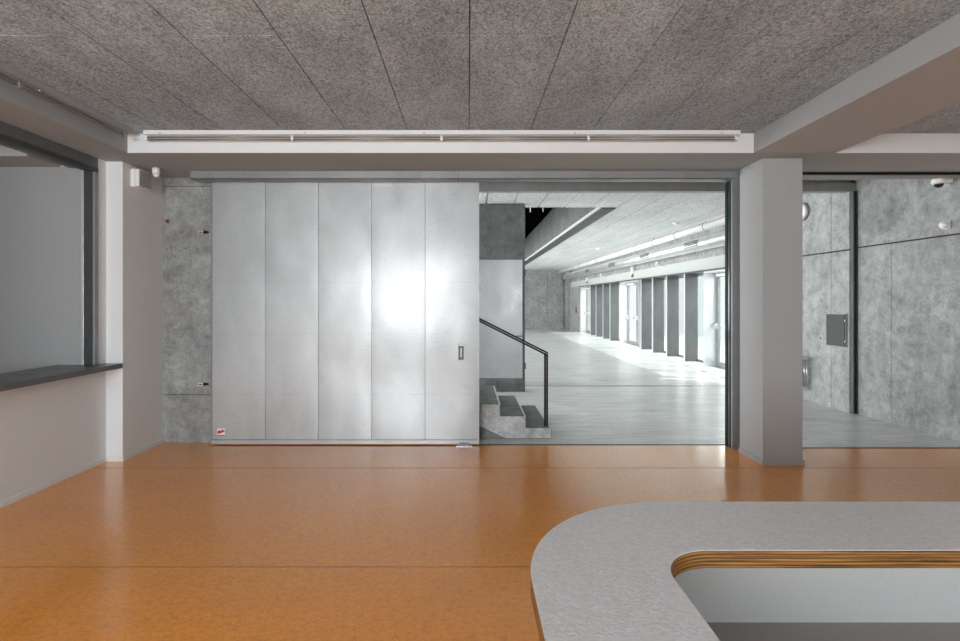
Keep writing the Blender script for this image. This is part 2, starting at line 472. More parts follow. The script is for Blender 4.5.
# ================================================================ HALL SHELL
bm = BM(); box(bm, -6, -0.14, 6.30, 30.2, -0.12, 0.0); box(bm, -0.14, 3.2, 5.965, 30.2, -0.12, 0.0); box(bm, 3.2, 6.6, 5.84, 30.2, -0.12, 0.0)
struct('floor_hall', bm, 'hall_floor', label='polished pale concrete floor of the hall beyond', cat='floor')
bm = BM(); box(bm, 6.6, 11, 5.0, 32, -0.16, -0.03); 
struct('ground_outside', bm, 'ground', label='pale paving outside the hall windows', cat='ground')
bm = BM(); box(bm, -0.14, 3.2, 5.95, 5.975, -0.02, 0.003); box(bm, 3.2, 5.7, 5.825, 5.85, -.02, .003)
struct('trim_2', bm, 'black_paint', label='dark floor track between orange floor and concrete floor', cat='floor track')

VX0, VX1, VY0, VY1 = 0.2, 2.80, 9.86, 26.0       # stair void in the hall ceiling
HX = [-6] + [1.326 + 0.5 * k for k in range(-4, 10)] + [6.1]
HYS = [6.13, 6.95, 9.3, 11.65, 14.0, 16.35, 18.7, 21.05, 23.4, 25.75, 30.2]
bm = BM()
for x0, x1 in zip(HX, HX[1:]):
    for y0, y1 in zip(HYS, HYS[1:]):
        # cut by the void
        rects = [(x0, x1, y0, y1)]
        if x1 > VX0 and x0 < VX1 and y1 > VY0 and y0 < VY1:
            rects = []
            if y0 < VY0: rects.append((x0, x1, y0, VY0))
            if y1 > VY1: rects.append((x0, x1, VY1, y1))
            ya, yb = max(y0, VY0), min(y1, VY1)
            if x0 < VX0: rects.append((x0, VX0, ya, yb))
            if x1 > VX1: rects.append((VX1, x1, ya, yb))
        for a, b_, c, d in rects:
            box(bm, a + .012, b_ - .012, c + .012, d - .012, ZH + random.uniform(0, .003), ZH + .03)
for a, b_, c, d in ((-6, VX0, 6.13, 30.2), (VX1, 6.6, 6.13, 30.2), (VX0, VX1, 6.13, VY0), (VX0, VX1, VY1, 30.2)):
    box(bm, a, b_, c, d, ZH + .028, ZH + .25)
struct('ceiling_hall', bm, 'hall_ceiling_board', label='pale ceiling boards of the hall beyond', cat='ceiling')
# storey above the void: dark
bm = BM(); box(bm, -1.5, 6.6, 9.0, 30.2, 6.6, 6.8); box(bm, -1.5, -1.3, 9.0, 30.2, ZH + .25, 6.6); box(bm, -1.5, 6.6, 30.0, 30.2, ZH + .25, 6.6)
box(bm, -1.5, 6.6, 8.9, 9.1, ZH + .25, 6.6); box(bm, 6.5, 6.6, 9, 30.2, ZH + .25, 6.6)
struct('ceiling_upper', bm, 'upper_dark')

bm = BM()
for x0, x1 in ((-6, 0.5), (0.5, 2.5), (2.5, 4.6), (4.6, 5.5)): box(bm, x0 + .006, x1 - .006, 30.0, 30.2, 0, ZH)
box(bm, 5.6, 6.6, 29.85, 30.2, 0, ZH); box(bm, -6, 6.2, 30.06, 30.2, 0, ZH)
struct('wall_end', bm, 'concrete_wall', label='concrete end wall far down the hall', cat='wall')
bm = BM(); box(bm, -6.2, -6, 6.42, 10.5, 0, ZH); box(bm, -6.2, -6, 27.5, 30, 0, ZH); box(bm, -6.2, -6, 10.5, 27.5, 0, .4); box(bm, -6.2, -6, 10.5, 27.5, 3.0, ZH)  # unseen wall, its long opening added to let the hall fill in
struct('wall_hall_left', bm, 'concrete_hall')
bm = BM(); box(bm, -6, -0.25, YB + 0.3, YB + 0.36, 0, ZH + .2)
struct('wall_hall_back', bm, 'concrete_hall')

# void parapet: concrete upstand with light nosing and dark steel angle below
bm = BM(); box(bm, 2.53, 2.70, VY0, VY1, ZH + 0.03, 4.40)
o = struct('wall_parapet', bm, 'concrete_dark', label='long grey concrete parapet seen through the ceiling void', cat='parapet')
bm = BM(); box(bm, 2.50, 2.53, VY0, VY1, ZH - 0.004, ZH + 0.05); obj('edge_strip', bm, 'nosing', o)
bm = BM(); box(bm, 2.53, VX1, VY0, VY1, ZH - 0.02, ZH + 0.028); obj('steel_angle', bm, 'dark_steel', o)
for x in (1.27, 1.53):
    t = thing('hanger_rod', (x, 10.6, ZH), ('left' if x < 1.4 else 'right') + ' one of two thin rods hanging in the dark ceiling void', 'rod', 'rods hanging in the ceiling void')
    bm = BM(); cyl(bm, (x, 10.6, ZH + 0.05), (x, 10.6, 6.6), 0.009, seg=8); obj('rod', bm, 'screw_steel', t)
    bm = BM(); cyl(bm, (x, 10.6, ZH + 0.32), (x, 10.6, ZH + 0.52), 0.02, seg=8); obj('turnbuckle', bm, 'screw_steel', t)

# core block with the grey steel door behind the stairs
BX, BY = 1.034, 9.43
bm = BM()
box(bm, -0.9, BX, BY, BY + 0.25, 2.41, 3.40)
box(bm, -0.9, BX, BY + 0.03, BY + 0.25, 0.0, 2.41)
box(bm, -0.9, BX, BY - 0.0, BY + 0.04, 0, 0.235)
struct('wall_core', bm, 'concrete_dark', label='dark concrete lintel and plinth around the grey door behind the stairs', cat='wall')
d = struct('door_1', box(BM(), -0.35, BX - 0.045, BY + 0.0, BY + 0.028, 0.245, 2.40, 0.002), 'grey_door', label='grey steel door behind the concrete stairs', cat='door')
bm = BM(); box(bm, BX - 0.04, BX - 0.003, BY - 0.004, BY + 0.028, 0.24, 2.40); obj('door_frame', bm, 'dark_steel', d)
bm = BM(); cyl(bm, (0.97, BY - 0.05, 1.015), (0.84, BY - 0.05, 1.015), 0.010, seg=10); cyl(bm, (0.965, BY - 0.05, 1.015), (0.965, BY, 1.015), 0.010, seg=10); obj('door_handle', bm, 'dark_steel', d)
for z in (0.42, 2.1):
    bm = BM(); cyl(bm, (BX + 0.004, BY - 0.008, z), (BX + 0.004, BY - 0.008, z + 0.11), 0.011, seg=10); obj('hinge', bm, 'dark_steel', d)

# ---------------------------------------------------------------- right side of the hall: concrete wall, steel post, header
XW, XF = 5.70, 5.62
bm = BM()
for y0, y1, zs in ((5.9, 7.00, (0, ZH)), (7.00, 7.66, (0, ZH))):
    box(bm, XW, XW + .3, y0 + .003, y1 - .003, 0, 2.420); box(bm, XW, XW + .3, y0, y1, 2.440, ZH)
box(bm, XW + .012, XW + .3, 5.9, 7.66, 0, ZH)
o = struct('wall_hall_right', bm, 'concrete_wall', label='grey concrete wall right of the pillar', cat='wall')
bm = BM(); box(bm, XW + .006, XW + .011, 5.9, 7.66, 2.42, 2.44); obj('joint', bm, 'groove', o)
bm = BM(); box(bm, XW + .004, XW + .011, 6.997, 7.003, 0, 2.42); obj('joint', bm, 'groove', o)
bm = BM()
for y0, y1 in ((7.66, 8.05), (8.05, 10.25)):
    box(bm, XF, XF + .38, y0 + .004, y1 - .004, 0, 2.395); box(bm, XF, XF + .38, y0 + .006, y1 - .006, 2.417, ZH)
box(bm, XF + .012, XF + .38, 7.66, 10.25, 0, ZH)
o = struct('wall_hall_right_far', bm, 'concrete_hall', label='pale concrete wall beyond the steel post', cat='wall')
bm = BM(); box(bm, XF + .006, XF + .011, 7.66, 10.25, 2.395, 2.417); obj('joint', bm, 'groove', o)
bm = BM(); box(bm, XF + .004, XF + .011, 8.044, 8.056, 0, ZH); obj('joint', bm, 'groove', o)
bm = BM(); box(bm, 5.632, 5.652, 7.60, 7.66, 0, 3.26); box(bm, 5.680, 5.70, 7.60, 7.66, 0, 3.26)
p = struct('trim_3', bm, 'dark_steel', label='slim steel post against the concrete wall right of the pillar', cat='post')
bm = BM(); box(bm, 5.652, 5.680, 7.625, 7.66, 0, 3.26); obj('glass_edge', bm, 'green_edge', p)
bm = BM(); box(bm, -0.2, 5.70, 7.63, 7.75, 3.262, 3.385); box(bm, -0.2, 5.70, 7.66, 7.74, 3.385, ZH)
struct('trim_4', bm, 'dull_steel', label='grey steel header spanning the hall', cat='header')

# ---------------------------------------------------------------- opening frame
bm = BM(); box(bm, 2.934, 3.03, 5.775, 5.80, 0, 2.999, .001); box(bm, 2.975, 3.03, 5.80, 5.95, 0, 2.999)
p = struct('trim_5', bm, 'dull_steel', label='grey steel jamb of the opening beside the pillar', cat='door frame')
bm = BM(); box(bm, 2.936, 2.975, 5.80, 5.84, 0, 2.999); box(bm, 2.94, 2.975, 5.90, 5.95, 0, 2.999); obj('channel', bm, 'black_paint', p)
bm = BM(); box(bm, 2.945, 2.974, 5.845, 5.895, 0.004, 2.99); obj('glass_edge', bm, 'green_edge', p)
bm = BM(); box(bm, 3.37, 5.70, 5.80, 5.84, ZS - 0.026, ZS)
struct('trim_6', bm, 'black_paint', label='black ceiling track right of the pillar', cat='ceiling track')

# ================================================================ GLAZED FACADE OF THE HALL
FX, GX = 5.83, 6.18
bm = BM()
box(bm, 5.97, 6.5, 10.25, 27.3, 2.72, ZH)          # concrete upper wall
struct('wall_facade_upper', bm, 'concrete_hall', label='concrete wall band above the facade under the ducts', cat='wall')
bm = BM(); box(bm, 5.90, 6.45, 10.25, 29.85, 2.42, 2.72)
struct('lintel_facade', bm, 'lintel_pale', label='pale lintel above the facade fins', cat='lintel')
bm = BM(); box(bm, 5.86, 6.5, 27.3, 29.85, 0, 2.42); box(bm, 5.97, 6.5, 27.3, 29.85, 2.72, ZH)
struct('wall_facade_end', bm, 'concrete_hall', label='concrete wall at the far end of the facade', cat='wall')
bm = BM(); box(bm, 5.5, 6.3, 10.25, 27.3, 0, 0.022)
struct('trim_7', bm, 'hall_floor', label='raised floor kerb along the facade fins', cat='kerb')

fins = [14.0, 15.26, 16.41, 17.52, 21.35, 22.46, 23.68, 24.75]
names = ['nearest fin to the opening, beside the first glass door', 'second fin beyond the first glass door', 'third fin beyond the first glass door', 'fourth fin, just before the middle glass door',
         'first fin beyond the middle glass door', 'second fin beyond the middle glass door', 'third fin beyond the middle glass door', 'fourth fin, just before the farthest glass door']
fin0 = None
for y, nm in zip(fins, names):
    lab = 'tall grey metal facade ' + nm
    if fin0 is None:
        fin0 = thing('facade_fin', (FX, y, 0.022), lab, 'fin', 'grey fins along the hall facade')
        bm = BM(); box(bm, FX + 0.012, GX, y, y + 0.05, 0.022, 2.38, 0.002); obj('blade', bm, 'facade_fin', fin0)
        bm = BM(); box(bm, FX, FX + 0.012, y - 0.004, y + 0.06, 0.022, 2.38); obj('edge_strip', bm, 'aluminium', fin0)
    else: dup(fin0, (FX, y, 0.022), lab)
bm = BM()
box(bm, FX, GX + 0.05, 10.25, 27.3, 2.38, 2.42)
struct('trim_8', bm, 'facade_fin', label='metal fascia along the top of the facade fins', cat='fascia')

# windows between fins
def window(n, y0, y1):
    bm = BM()
    box(bm, GX, GX + .03, y0, y0 + .02, 0.022, 2.38); box(bm, GX, GX + .03, y1 - .02, y1, 0.022, 2.38)
    box(bm, GX, GX + .03, y0 + .02, y1 - .02, 0.022, 0.09); box(bm, GX, GX + .03, y0 + .02, y1 - .02, 2.31, 2.38)
    o = struct('window_%d' % n, bm, 'dull_steel')
    bm = BM(); box(bm, GX + .010, GX + .020, y0 + .02, y1 - .02, 0.09, 2.31); obj('pane', bm, 'clear_glass', o)
for n, (a, b_) in enumerate([(13.0, 14.05), (14.05, 15.31), (15.31, 16.46), (16.46, 17.57), (20.2, 21.4), (21.4, 22.51), (22.51, 23.73), (23.73, 24.80)], 1):
    window(n, a, b_)

# door portals
def portal(n, y0, y1, lab):
    X0 = 5.86
    bm = BM()
    box(bm, X0, GX + .04, y0 - .03, y0, 0.022, 2.40); box(bm, X0, GX + .04, y1, y1 + .03, 0.022, 2.40); box(bm, X0, GX + .04, y0, y1, 2.34, 2.40)
    o = struct('door_%d' % n, bm, 'aluminium', label=lab, cat='door')
    ym = (y0 + y1) / 2
    for a, b_ in ((y0, ym), (ym, y1)):
        bm = BM()
        box(bm, GX - .02, GX + .04, a, a + .09, .03, 2.34); box(bm, GX - .02, GX + .04, b_ - .09, b_, .03, 2.34)
        box(bm, GX - .02, GX + .04, a + .09, b_ - .09, .03, .16); box(bm, GX - .02, GX + .04, a + .09, b_ - .09, 2.24, 2.34)
        lf = obj('door_leaf', bm, 'dull_steel', o)
        bm = BM(); box(bm, GX + .004, GX + .014, a + .09, b_ - .09, .16, 2.24); obj('pane', bm, 'clear_glass', lf)
        bm = BM(); cyl(bm, (GX - .13, a + .1, 1.02), (GX - .13, b_ - .1, 1.02), .019, seg=12)
        for yy in (a + .06, b_ - .06):
            prism(bm, [(GX - .15, 1.0), (GX - .15, 1.04), (GX - .02, 1.13), (GX - .02, .95)], 'y', yy - .015, yy + .05 if yy < ym else yy + .015)
        obj('push_bar', bm, 'screw_steel', lf)
    bm = BM(); box(bm, GX - .09, GX - .02, y1 - .9, y1 - .12, 2.25, 2.31, .004); obj('door_closer', bm, 'plastic_white', o)
portal(2, 10.6, 12.9, 'nearest glass double door in a pale metal portal')
portal(3, 17.86, 20.08, 'middle glass double door in a pale metal portal')
portal(4, 24.98, 27.07, 'farthest glass double door in a pale metal portal')

# ---------------------------------------------------------------- duct and pipe under the hall ceiling
du = thing('ventilation_duct', (5.45, 19, 2.85), 'silver round ventilation duct above the facade doors', 'duct')
bm = BM(); cyl(bm, (5.50, 9.5, 3.0), (5.50, 30.0, 3.0), 0.155, seg=40); obj('duct_tube', bm, 'duct_metal', du)
for k in range(12):
    y = 9.9 + 1.72 * k
    bm = BM(); cyl(bm, (5.50, y, 3.0), (5.50, y + 0.05, 3.0), 0.163, seg=40); obj('collar', bm, 'duct_metal', du)
for y in (12.1, 15.4, 19.0, 23.0):
    bm = BM()
    for q in range(4):
        t = math.radians(197 - 14 * q)
        a = Vector((5.50 + 0.157 * math.cos(t), 0, 3.0 + 0.157 * math.sin(t)))
        cyl(bm, (a.x, y, a.z), (a.x, y + 0.75, a.z), 0.014, seg=8)
    obj('air_grille', bm, 'plastic_grey', du)
pi_ = thing('white_pipe', (5.25, 19, 3.22), 'white round pipe under the hall ceiling above the silver duct', 'pipe')
bm = BM(); cyl(bm, (5.27, 9.5, 3.30), (5.27, 30.0, 3.30), 0.082, seg=28); obj('pipe_tube', bm, 'pipe_white', pi_)
for k in range(12):
    y = 9.9 + 1.6 * k
    bm = BM(); cyl(bm, (5.27, y, 3.30), (5.27, y + 0.04, 3.30), 0.087, seg=28); box(bm, 5.26, 5.28, y + .01, y + .03, 3.37, ZH); obj('pipe_clip', bm, 'track_grey', pi_)
bm = BM(); box(bm, 5.36, 5.46, 9.5, 30.0, 3.395, 3.42); obj('mounting_rail', bm, 'dark_steel', pi_)

ul = thing('added_uplight', (5.60, 19, 3.17), 'added long slim light strip lying above the silver duct', 'light strip')  # lamp added to brighten the ceiling band beside the pipe
bm = BM(); box(bm, 5.60, 5.66, 9.6, 29.9, 3.157, 3.18, .003); obj('housing', bm, 'plastic_white', ul)
la = area('added_uplight_lamp', (5.63, 19.7, 3.186), (PI, -0.25, 0), 0.05, 20.0, 60, (1.0, 1.0, 0.98))
# dome smoke detector, ceiling of the hall
def smoke(x, y, lab):
    t = thing('smoke_detector', (x, y, ZH - .06), lab, 'smoke detector', 'smoke detectors on the hall ceiling')
    bm = BM(); lathe(bm, (x, y, ZH), (0, 0, -1), [(.085, 0), (.085, .022), (.07, .03)]); obj('base', bm, 'plastic_white', t)
    bm = BM(); lathe(bm, (x, y, ZH - .03), (0, 0, -1), [(.05, 0), (.052, .02), (.035, .04), (0, .05)]); obj('sensor', bm, 'plastic_white', t)
smoke(4.66, 11.65, 'nearer white smoke detector on the hall ceiling')
smoke(4.35, 17.4, 'farther tiny smoke detector on the hall ceiling')
# small white fittings on the facade lintel
for y, z0, z1, lab in ((18.5, 2.50, 2.86, 'tall white emergency light above the middle glass door'), (25.6, 2.52, 2.80, 'tiny white emergency light above the farthest glass door')):
    t = thing('emergency_light', (5.87, y, z0), lab, 'emergency light', 'emergency lights above the glass doors')
    bm = BM(); box(bm, 5.83, 5.90, y, y + .14, z0 + .1, z1, .01); obj('housing', bm, 'plastic_white', t)
    bm = BM(); box(bm, 5.84, 5.89, y + .01, y + .13, z0, z0 + .1, .004); obj('lens', bm, 'plastic_grey', t)
for y, lab in ((15.6, 'nearer little white spotlight under the silver duct'), (22.2, 'farther little white spotlight under the silver duct')):
    t = thing('spotlight', (5.66, y, 2.66), lab, 'spotlight', 'little spotlights under the silver duct')
    bm = BM(); cyl(bm, (5.66, y, 2.72), (5.66, y, 2.83), .035, seg=14); obj('lamp_head', bm, 'plastic_white', t)
    bm = BM(); cyl(bm, (5.66, y, 2.70), (5.90, y, 2.70), .012, seg=10); obj('stem', bm, 'plastic_white', t)
bm = BM(); box(bm, 5.82, 5.86, 28.0, 28.25, 1.0, 1.3, .01)
tag(obj('fire_call_point', bm, 'red_plastic'), 'tiny dark red call point on the wall beyond the farthest door', 'call point')

# slot drain across the hall floor
dr = thing('slot_drain', (3.2, 10.09, 0.0), 'narrow slotted drain across the hall floor', 'drain')
bm = BM(); box(bm, 1.1, 5.45, 10.04, 10.06, 0, .004); box(bm, 1.1, 5.45, 10.12, 10.14, 0, .004); obj('frame', bm, 'screw_steel', dr)
bm = BM()
for k in range(87): box(bm, 1.10 + .05 * k, 1.128 + .05 * k, 10.06, 10.12, 0, .003)
obj('grate', bm, 'dull_steel', dr)
bm = BM(); box(bm, 1.1, 5.45, 10.06, 10.12, 0, .0012); obj('slot', bm, 'black_paint', dr)

# ================================================================ STAIRCASE AND HANDRAIL
SY0, SY1 = 6.23, 7.58
st = thing('staircase', (0.2, SY0, 0), 'concrete stairs rising to the left behind the sliding door', 'stairs')
edges = [0.99, 0.689, 0.383, 0.077, -0.229]
zz = [0.126, 0.268, 0.410, 0.552]
prof = [(0.99, 0.006), (0.99, zz[0])]
for i in range(1, 4): prof += [(edges[i], zz[i - 1]), (edges[i], zz[i])]
prof += [(-0.229, zz[3]), (-0.229, 0.30), (-0.05, 0.24), (0.45, 0.006)]
bm = BM(); prism(bm, prof, 'y', SY0, SY1); obj('flight', bm, 'concrete_stair', st)
bm = BM(); prism(bm, [(-0.229, 0.004), (0.44, 0.004), (-0.06, 0.235), (-0.229, 0.29)], 'y', SY0 + .015, SY1 - .02); obj('infill', bm, 'tread', st)
for i in range(4):
    bm = BM(); box(bm, edges[i + 1] + .002, edges[i] - .016, SY0 - .004, SY1 - .01, zz[i], zz[i] + .006); obj('tread', bm, 'tread', st)
    bm = BM(); box(bm, edges[i] - .014, edges[i] + .004, SY0 - .004, SY1 - .01, zz[i] - .006, zz[i] + .007); obj('nosing', bm, 'nosing', st)

hr = thing('handrail', (0.95, 6.30, 0.133), 'black steel handrail along the concrete stairs', 'handrail')
y0, y1 = 6.285, 6.315
bm = BM(); box(bm, .922, .942, y0, y1, .1335, 1.02, .002); box(bm, .948, .968, y0, y1, .1335, 1.008, .002); obj('post', bm, 'black_paint', hr)
bm = BM(); box(bm, .942, .948, y0 + .01, y1 - .01, .1335, 1.0); obj('post_web', bm, 'dull_steel', hr)
def slope(z): return [(0.968, 1.008 + z), (0.968, 1.030 + z), (-0.2, 1.618 + z), (-0.2, 1.596 + z)]
bm = BM(); prism(bm, slope(0.0), 'y', y0, y1); prism(bm, slope(-.030), 'y', y0, y1); obj('rail', bm, 'black_paint', hr)
bm = BM(); prism(bm, [(0.95, 0.99), (0.95, 1.012), (-0.2, 1.60), (-0.2, 1.578)], 'y', y0 + .01, y1 - .01); obj('rail_web', bm, 'dull_steel', hr)

# ================================================================ SLIDING DOOR
DY = 5.95
def dx(px): return (px - 468) * DY / F
def dz(py): return EYE - (py - 301) * DY / F
X0, X1 = dx(212), dx(478.7)
Z0, Z1 = 0.012, 3.04
sd = thing('sliding_door', ((X0 + X1) / 2, DY, Z0), 'large galvanised steel sliding door of five tall sheets', 'sliding door')
joints = [212, 265.3, 318.4, 371.6, 425.2, 478.0]
zrows = [0.06, dz(394), dz(334), dz(282), Z1]
for i in range(5):
    a, b_ = dx(joints[i]) + .002, dx(joints[i + 1]) - .002
    bm = BM()
    nx, nz = 14, 60
    G = []
    for r in range(nz + 1):
        row = []
        for c in range(nx + 1):
            u = c / nx; v = r / nz
            x = a + (b_ - a) * u; z = 0.065 + (Z1 - 0.065) * v
            bulge = 0.0030 * (1 - (2 * u - 1) ** 4)
            wob = 0.0028 * noise.noise(Vector((x * 1.0 + i * 7, z * 0.55, 3.0))) + 0.0006 * noise.noise(Vector((x * 3 + i, z * 2.0, 9.0)))
            row.append(bm.verts.new((x, DY - bulge - wob, z)))
        G.append(row)
    for r in range(nz):
        for c in range(nx):
            f = bm.faces.new((G[r][c], G[r][c + 1], G[r + 1][c + 1], G[r + 1][c])); f.smooth = True
    # folded side returns
    for c, s in ((0, 1), (nx, -1)):
        B = [bm.verts.new((G[r][c].co.x, DY + 0.02, G[r][c].co.z)) for r in range(nz + 1)]
        A = [bm.verts.new(G[r][c].co) for r in range(nz + 1)]
        for r in range(nz): bm.faces.new((A[r], A[r + 1], B[r + 1], B[r]))
    obj('sheet', bm, 'galvanised_sheet', sd)
bm = BM(); box(bm, X0, X1 - .012, DY + 0.02, DY + .06, Z0 + .01, Z1); obj('core', bm, 'dull_steel', sd)
bm = BM(); box(bm, X0 - .004, X1, DY - .008, DY + .06, Z0, .06, .002); obj('bottom_rail', bm, 'galvanised_sheet', sd)
bm = BM(); box(bm, X1 - .012, X1 + .006, DY - .010, DY + .065, Z0, Z1, .002); obj('edge_profile', bm, 'galvanised_sheet', sd)
bm = BM(); box(bm, X0 - .008, X0, DY - .006, DY + .06, Z0, Z1); obj('edge_profile', bm, 'dull_steel', sd)
# flush pull
hx0, hx1, hz0, hz1 = dx(456.6), dx(465.6), dz(361.5), dz(344)
bm = BM()
box(bm, hx0, hx0 + .022, DY - .024, DY - .002, hz0, hz1, .002); box(bm, hx1 - .022, hx1, DY - .024, DY - .002, hz0, hz1, .002)
box(bm, hx0 + .022, hx1 - .022, DY - .024, DY - .002, hz0, hz0 + .022, .002); box(bm, hx0 + .022, hx1 - .022, DY - .024, DY - .002, hz1 - .022, hz1, .002)
h = obj('flush_handle', bm, 'galvanised_sheet', sd)
bm = BM(); box(bm, hx0 + .022, hx1 - .022, DY - .012, DY - .002, hz0 + .022, hz1 - .022); obj('recess', bm, 'plastic_grey', h)
bm = BM(); box(bm, hx0 + .042, hx1 - .042, DY - .020, DY - .012, hz0 + .05, hz1 - .045, .002); obj('grip', bm, 'galvanised_sheet', h)
# sticker with a red mark
sx0, sx1, sz0, sz1 = dx(217.6), dx(225.4), dz(436.5), dz(428.3)
bm = BM(); box(bm, sx0, sx1, DY - .0125, DY - .011, sz0, sz1); s = obj('sticker', bm, 'sticker_white', sd)
bm = BM()
pw, ph = sx1 - sx0, sz1 - sz0
def q(u, v): return (sx0 + pw * u, sz0 + ph * v)
prism(bm, [q(.04, .42), q(.30, .36), q(.62, .50), q(.96, .62), q(.97, .80), q(.86, .72), q(.78, .97), q(.66, .78), q(.52, .88), q(.42, .66), q(.24, .86), q(.05, .62)], 'y', DY - .0140, DY - .0126)
obj('red_mark', bm, 'sticker_red', s)
bm = BM(); prism(bm, [q(.02, .02), q(.98, .02), q(.98, .24), q(.02, .24)], 'y', DY - .0136, DY - .0126); obj('grey_band', bm, 'track_grey', s)

# track cover above the door and the opening
tc = thing('door_track', (0, 5.80, 2.999), 'long grey steel track cover above the sliding door', 'door track')
bm = BM(); box(bm, -3.07, -0.112, 5.75, 5.762, 2.999, ZS, .001); box(bm, -3.07, -.112, 5.75, 5.90, 2.999, 3.006); obj('cover', bm, 'dull_steel', tc)
bm = BM(); box(bm, -0.108, 3.05, 5.75, 5.762, 2.999, ZS, .001); box(bm, -.108, 2.93, 5.75, 5.90, 2.999, 3.006); obj('cover', bm, 'dull_steel', tc)
bm = BM(); box(bm, -3.04, 3.0, 5.90, 5.925, 3.008, ZS); obj('running_rail', bm, 'black_paint', tc)
# floor guide shoe
fg = thing('floor_guide', (-.05, 5.9, 0), 'small metal floor guide at the lower right corner of the sliding door', 'floor guide')
gx0, gx1 = dx(456.5), dx(472)
bm = BM(); box(bm, gx0, gx1, 5.885, 5.935, 0, .006, .001); obj('base_plate', bm, 'screw_steel', fg)
bm = BM(); box(bm, gx0 + .03, gx1 - .03, 5.90, 5.93, .006, .032, .002); obj('shoe', bm, 'dull_steel', fg)

# door stops on the concrete strip
def stop(py, lab):
    z = EYE - (py - 301) * YB / F
    x = (199 - 468) * YB / F
    t = thing('door_stop', (x + .05, YB, z), lab, 'door stop', 'door stops on the concrete strip')
    bm = BM(); box(bm, x, x + .065, YB - .03, YB, z - .018, z + .018, .002); obj('bracket', bm, 'aluminium', t)
    bm = BM(); box(bm, x + .012, x + .05, YB - .033, YB - .03, z - .006, z + .006); obj('slot', bm, 'rubber', t)
    bm = BM(); cyl(bm, (x + .065, YB - .018, z), (x + .118, YB - .018, z), .020, .009, seg=16); obj('buffer', bm, 'rubber', t)
stop(232.5, 'upper metal door stop with black buffer on the concrete strip')
stop(384, 'lower metal door stop with black buffer on the concrete strip')
zb = EYE - (221.5 - 301) * YB / F; xb = (168 - 468) * YB / F
t = thing('call_button', (xb, YB, zb), 'small dark red button high on the concrete strip', 'button')
bm = BM(); lathe(bm, (xb, YB, zb), (0, -1, 0), [(.026, 0), (.026, .010), (.022, .014)]); obj('base', bm, 'track_grey', t)
bm = BM(); lathe(bm, (xb, YB - .014, zb), (0, -1, 0), [(.017, 0), (.017, .014), (.010, .02), (0, .021)]); obj('cap', bm, 'red_plastic', t)

# white fittings on the pier side
t = thing('wall_box', (XP, 5.55, 2.98), 'flat white box high on the side of the left pier', 'box')
bm = BM(); box(bm, XP, XP + .088, 5.485, 5.70, 2.86, 3.045, .004); obj('housing', bm, 'plastic_white', t)
bm = BM(); box(bm, XP + .040, XP + .05, 5.475, 5.484, 2.85, 3.055, .001); obj('back_plate', bm, 'plastic_white', t)
bm = BM(); box(bm, XP + .0881, XP + .092, 5.495, 5.69, 2.868, 3.037, .001); obj('cover', bm, 'cover_grey', t)
t = thing('motion_sensor', (-3.37, 5.62, 3.0), 'white cylindrical sensor near the soffit beside the concrete strip', 'sensor')
bm = BM(); lathe(bm, (-3.37, 5.62, ZS - .002), (0, 0, -1), [(.030, 0), (.040, .004), (.042, .045), (.036, .06), (.033, .062)]); obj('housing', bm, 'plastic_white', t)
bm = BM(); lathe(bm, (-3.37, 5.62, ZS - .064), (0, 0, -1), [(.032, 0), (.031, .02), (.02, .035), (0, .04)]); obj('lens', bm, 'plastic_white', t)

# ================================================================ CURTAIN TRACKS UNDER THE BEAMS
bt = thing('curtain_track', (-.25, 4.95, 3.15), 'long pale curtain track on the beam above the sliding door', 'curtain track')
YT = 4.93
bm = BM(); box(bm, -3.08, 2.585, YT, 5.039, ZC - .042, ZC - .002, .002); obj('mounting_board', bm, 'plaster_white', bt)
rails = [(145, 290), (292.5, 440), (443, 587.5), (590.5, 737)]
for a, b_ in rails:
    xa, xb_ = (a - 468) * YT / F, (b_ - 468) * YT / F
    bm = BM()
    cyl(bm, (xa, YT + .02, 3.208), (xb_, YT + .02, 3.208), .0075, seg=10)
    cyl(bm, (xa, YT + .02, 3.185), (xb_, YT + .02, 3.185), .0075, seg=10)
    obj('rail', bm, 'track_grey', bt)
for px in (145, 291.3, 441.5, 589, 737):
    x = (px - 468) * YT / F
    bm = BM(); box(bm, x - .012, x + .012, YT + .012, YT + .05, 3.178, 3.215, .002); box(bm, x - .006, x + .006, YT + .03, YT + .05, 3.215, ZC - .04); obj('bracket', bm, 'plastic_white', bt)
for px in (160, 305, 424, 575, 722):
    x = (px - 468) * YT / F
    bm = BM(); cyl(bm, (x, YT - .006, ZC - .030), (x, YT, ZC - .030), .006, seg=10); obj('screw', bm, 'dull_steel', bt)

lt = thing('curtain_track', (-3.2, 2.4, 3.15), 'grey curtain track along the beam over the serving hatch', 'curtain track')
bm = BM(); box(bm, -3.30, -3.155, YK + .1, 4.9, ZC - .042, ZC - .002, .001); obj('mounting_board', bm, 'plaster_shaded', lt)
for z in (3.200, 3.178):
    bm = BM(); cyl(bm, (-3.195, YK + .1, z), (-3.195, 4.86, z), .0075, seg=10); obj('rail', bm, 'track_grey', lt)
for y in (-2, -.6, .9, 2.3, 3.70, 4.84):
    bm = BM(); box(bm, -3.212, -3.178, y - .014, y + .014, 3.168, 3.210, .002); box(bm, -3.199, -3.191, y - .004, y + .004, 3.21, ZC - .04); obj('bracket', bm, 'dull_steel', lt)
for y in (3.91, 4.64):
    bm = BM(); lathe(bm, (-3.22, y, ZC - .042), (0, 0, -1), [(.014, 0), (.012, .005), (0, .008)]); obj('screw', bm, 'screw_steel', lt)

